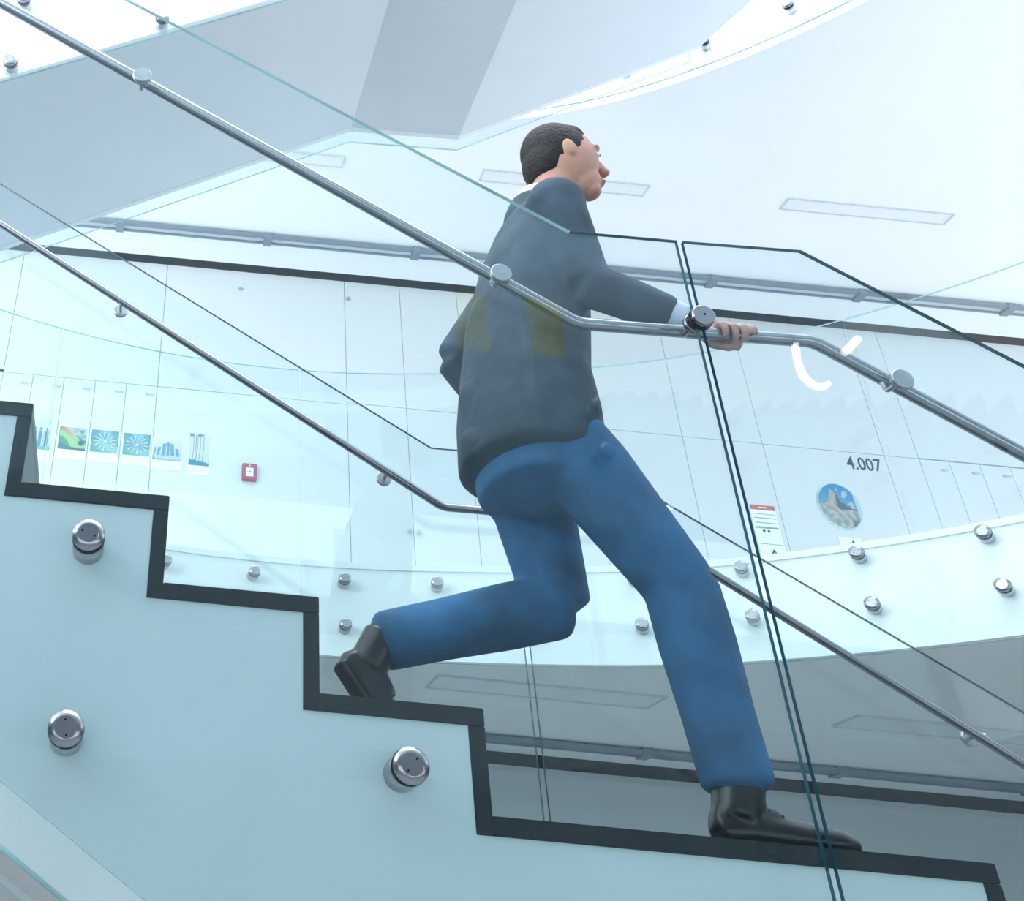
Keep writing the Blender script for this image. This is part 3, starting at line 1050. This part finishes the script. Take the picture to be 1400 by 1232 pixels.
# left hand relaxed beside the hip
hd = (wrL-elL).normalized()
palm = wrL+hd*.055
body.append(loft([wrL, wrL+hd*.03, palm, wrL+hd*.088], [(.020, .022), (.024, .015), (.036, .014), (.036, .013)], V3((0, 1, 0))))
perp = hd.cross(V3((0, 1, 0))).normalized()
for i, (off, L_) in enumerate(((-.030, .070), (-.010, .080), (.010, .076), (.030, .060))):
    b0 = wrL+hd*.080+perp*off
    pts = [b0, b0+hd*L_*.4+V3((0, -.004, 0)), b0+hd*L_*.72+V3((0, -.016, -.004)), b0+hd*L_*.92+V3((0, -.032, -.006))]
    body.append(loft(pts, [.0092, .0085, .008, .007], V3((0, 1, 0)), 10))
b0 = wrL+hd*.02-perp*.026
body.append(loft([b0, b0+hd*.03-perp*.020+V3((0, -.01, 0)), b0+hd*.055-perp*.022+V3((0, -.022, 0)), b0+hd*.075-perp*.016+V3((0, -.03, 0))], [.013, .011, .0095, .008], V3((0, 1, 0)), 10))
fuse('body', body, .0042, 5, SKIN)

jk = [loft([V3((.905, yc, 2.635)), V3((.91, yc, 2.76)), V3((.915, yc, 2.88)), V3((.94, yc, 3.04)), V3((.970, yc, 3.20)), V3((.985, yc, 3.31)), V3((1.0, yc, 3.385))],
           [(.158, .20), (.158, .20), (.146, .185), (.142, .192), (.124, .200), (.094, .192), (.060, .09)], V3((0, 1, 0)), 30)]
for sh, el, wr in ((shR, elR, wrR), (shL, elL, wrL)):
    a = el.lerp(wr, .80)
    jk += [ellipsoid(sh, (.072, .068, .068)), loft([sh, sh.lerp(el, .5), el], [.066, .060, .054]), loft([el, el.lerp(a, .5), a], [.054, .050, .043])]
# standing collar
jk.append(loft([V3((.995, yc, 3.37)), V3((1.012, yc, 3.43))], [(.078, .088), (.070, .076)]))
jacket = fuse('jacket', jk, .009, 6, JACKET)
for sh, el, wr in ((shR, elR, wrR), (shL, elL, wrL)):
    fuse('shirt_cuff', [loft([el.lerp(wr, .70), el.lerp(wr, .93)], [.040, .036])], .005, 2, SHIRT)
fuse('shirt_collar', [loft([V3((1.01, yc, 3.415)), V3((1.03, yc, 3.462))], [(.067, .070), (.061, .062)])], .005, 2, SHIRT)
je = [loft([V3((.905, yc, 2.58)), V3((.905, yc, 2.70)), V3((.91, yc, 2.80))], [(.118, .165), (.128, .178), (.118, .168)], V3((0, 1, 0)), 26)]
for hp, kn, an in ((hpR, knR, anR), (hpL, knL, anL)):
    e_ = kn.lerp(an, .97)
    je += [loft([hp.lerp(kn, .10), hp.lerp(kn, .3), hp.lerp(kn, .65), kn], [.092, .094, .083, .072]),
           loft([kn, kn.lerp(an, .3), kn.lerp(an, .65), e_], [.073, .073, .066, .064])]
fuse('jeans', je, .009, 4, JEANS)


def shoe(ank, heel, ball, toe, up_, yy):
    """shoe lofted from heel to toe; up_ = unit vector from the sole to the ankle"""
    heel, ball, toe = V3(heel), V3(ball), V3(toe)
    p = [heel, heel.lerp(ball, .25), heel.lerp(ball, .55), ball, ball.lerp(toe, .5), toe]
    h = [.036, .040, .036, .030, .028, .023]
    wd = [.030, .036, .038, .045, .044, .034]
    pts = [q+up_*(hh*.95) for q, hh in zip(p, h)]
    up_part = [loft(pts, [(a, b) for a, b in zip(h, wd)], V3((0, 1, 0)), 18),
               loft([ank+up_*.02, heel.lerp(ball, .22)+up_*.055], [.046, .042]),
               loft([heel.lerp(ball, .12)+up_*.07, heel.lerp(ball, .62)+up_*.055], [.030, .026])]
    s = fuse('shoe', up_part, .006, 4, SHOE)
    sp = [q+up_*.008 for q in [p[0], p[2], p[3], p[4], p[5]]]
    fuse('sole', [loft(sp, [(.011, .034), (.011, .040), (.011, .047), (.011, .044), (.010, .033)], V3((0, 1, 0)), 18)], .0045, 2, SOLE, s)
    L = []
    for k in range(4):
        c = heel.lerp(ball, .50+.13*k)+up_*(.078-.008*k)
        L.append(loft([c+V3((0, -.024, -.006)), c, c+V3((0, .024, -.006))], [.0032]*3, V3((1, 0, 0)), 8))
    fuse('laces', L, .0022, 1, LACE, s)
    return s


shoe(anR, (1.105, 2.055, ZL+.002), (1.285, 2.055, ZL+.002), (1.345, 2.055, ZL+.003), V3((0, 0, 1)), 2.055)
d = (V3((.600, 2.30, 2.04))-V3((.478, 2.30, 2.185)))
upv = V3((-d.z, 0, d.x)).normalized(); upv = upv if upv.z > 0 else -upv
shoe(anL, (.468, 2.30, 2.178), (.572, 2.30, 2.030), (.640, 2.30, 2.019), upv, 2.30)

# hair: shell over the crown and the back of the head
pc = [ellipsoid(HC+V3((-.016, 0, .020)), (.096, .083, .106), radians(-14)),
      ellipsoid(HC+V3((-.055, 0, -.02)), (.056, .070, .075)),
      ellipsoid(HC+V3((.020, 0, .080)), (.052, .062, .030), radians(18))]
fuse('hair', pc, .006, 3, HAIR)
for s in (-1, 1):
    e = fuse('eye', [ellipsoid(HC+V3((.084, s*.030, .012)), (.011, .012, .008), 0, 10, 8)], .0022, 1, EYEW)
    fuse('iris', [ellipsoid(HC+V3((.0935, s*.030, .012)), (.003, .005, .005), 0, 8, 6)], .0014, 1, HAIR, e)
    fuse('eyebrow', [loft([HC+V3((.092, s*.016, .034)), HC+V3((.090, s*.034, .037)), HC+V3((.080, s*.048, .032))], [.004, .0045, .003])], .0022, 1, HAIR)
fuse('lips', [ellipsoid(HC+V3((.101, 0, -.066)), (.006, .020, .006), 0, 12, 8)], .0022, 1, LIPS)
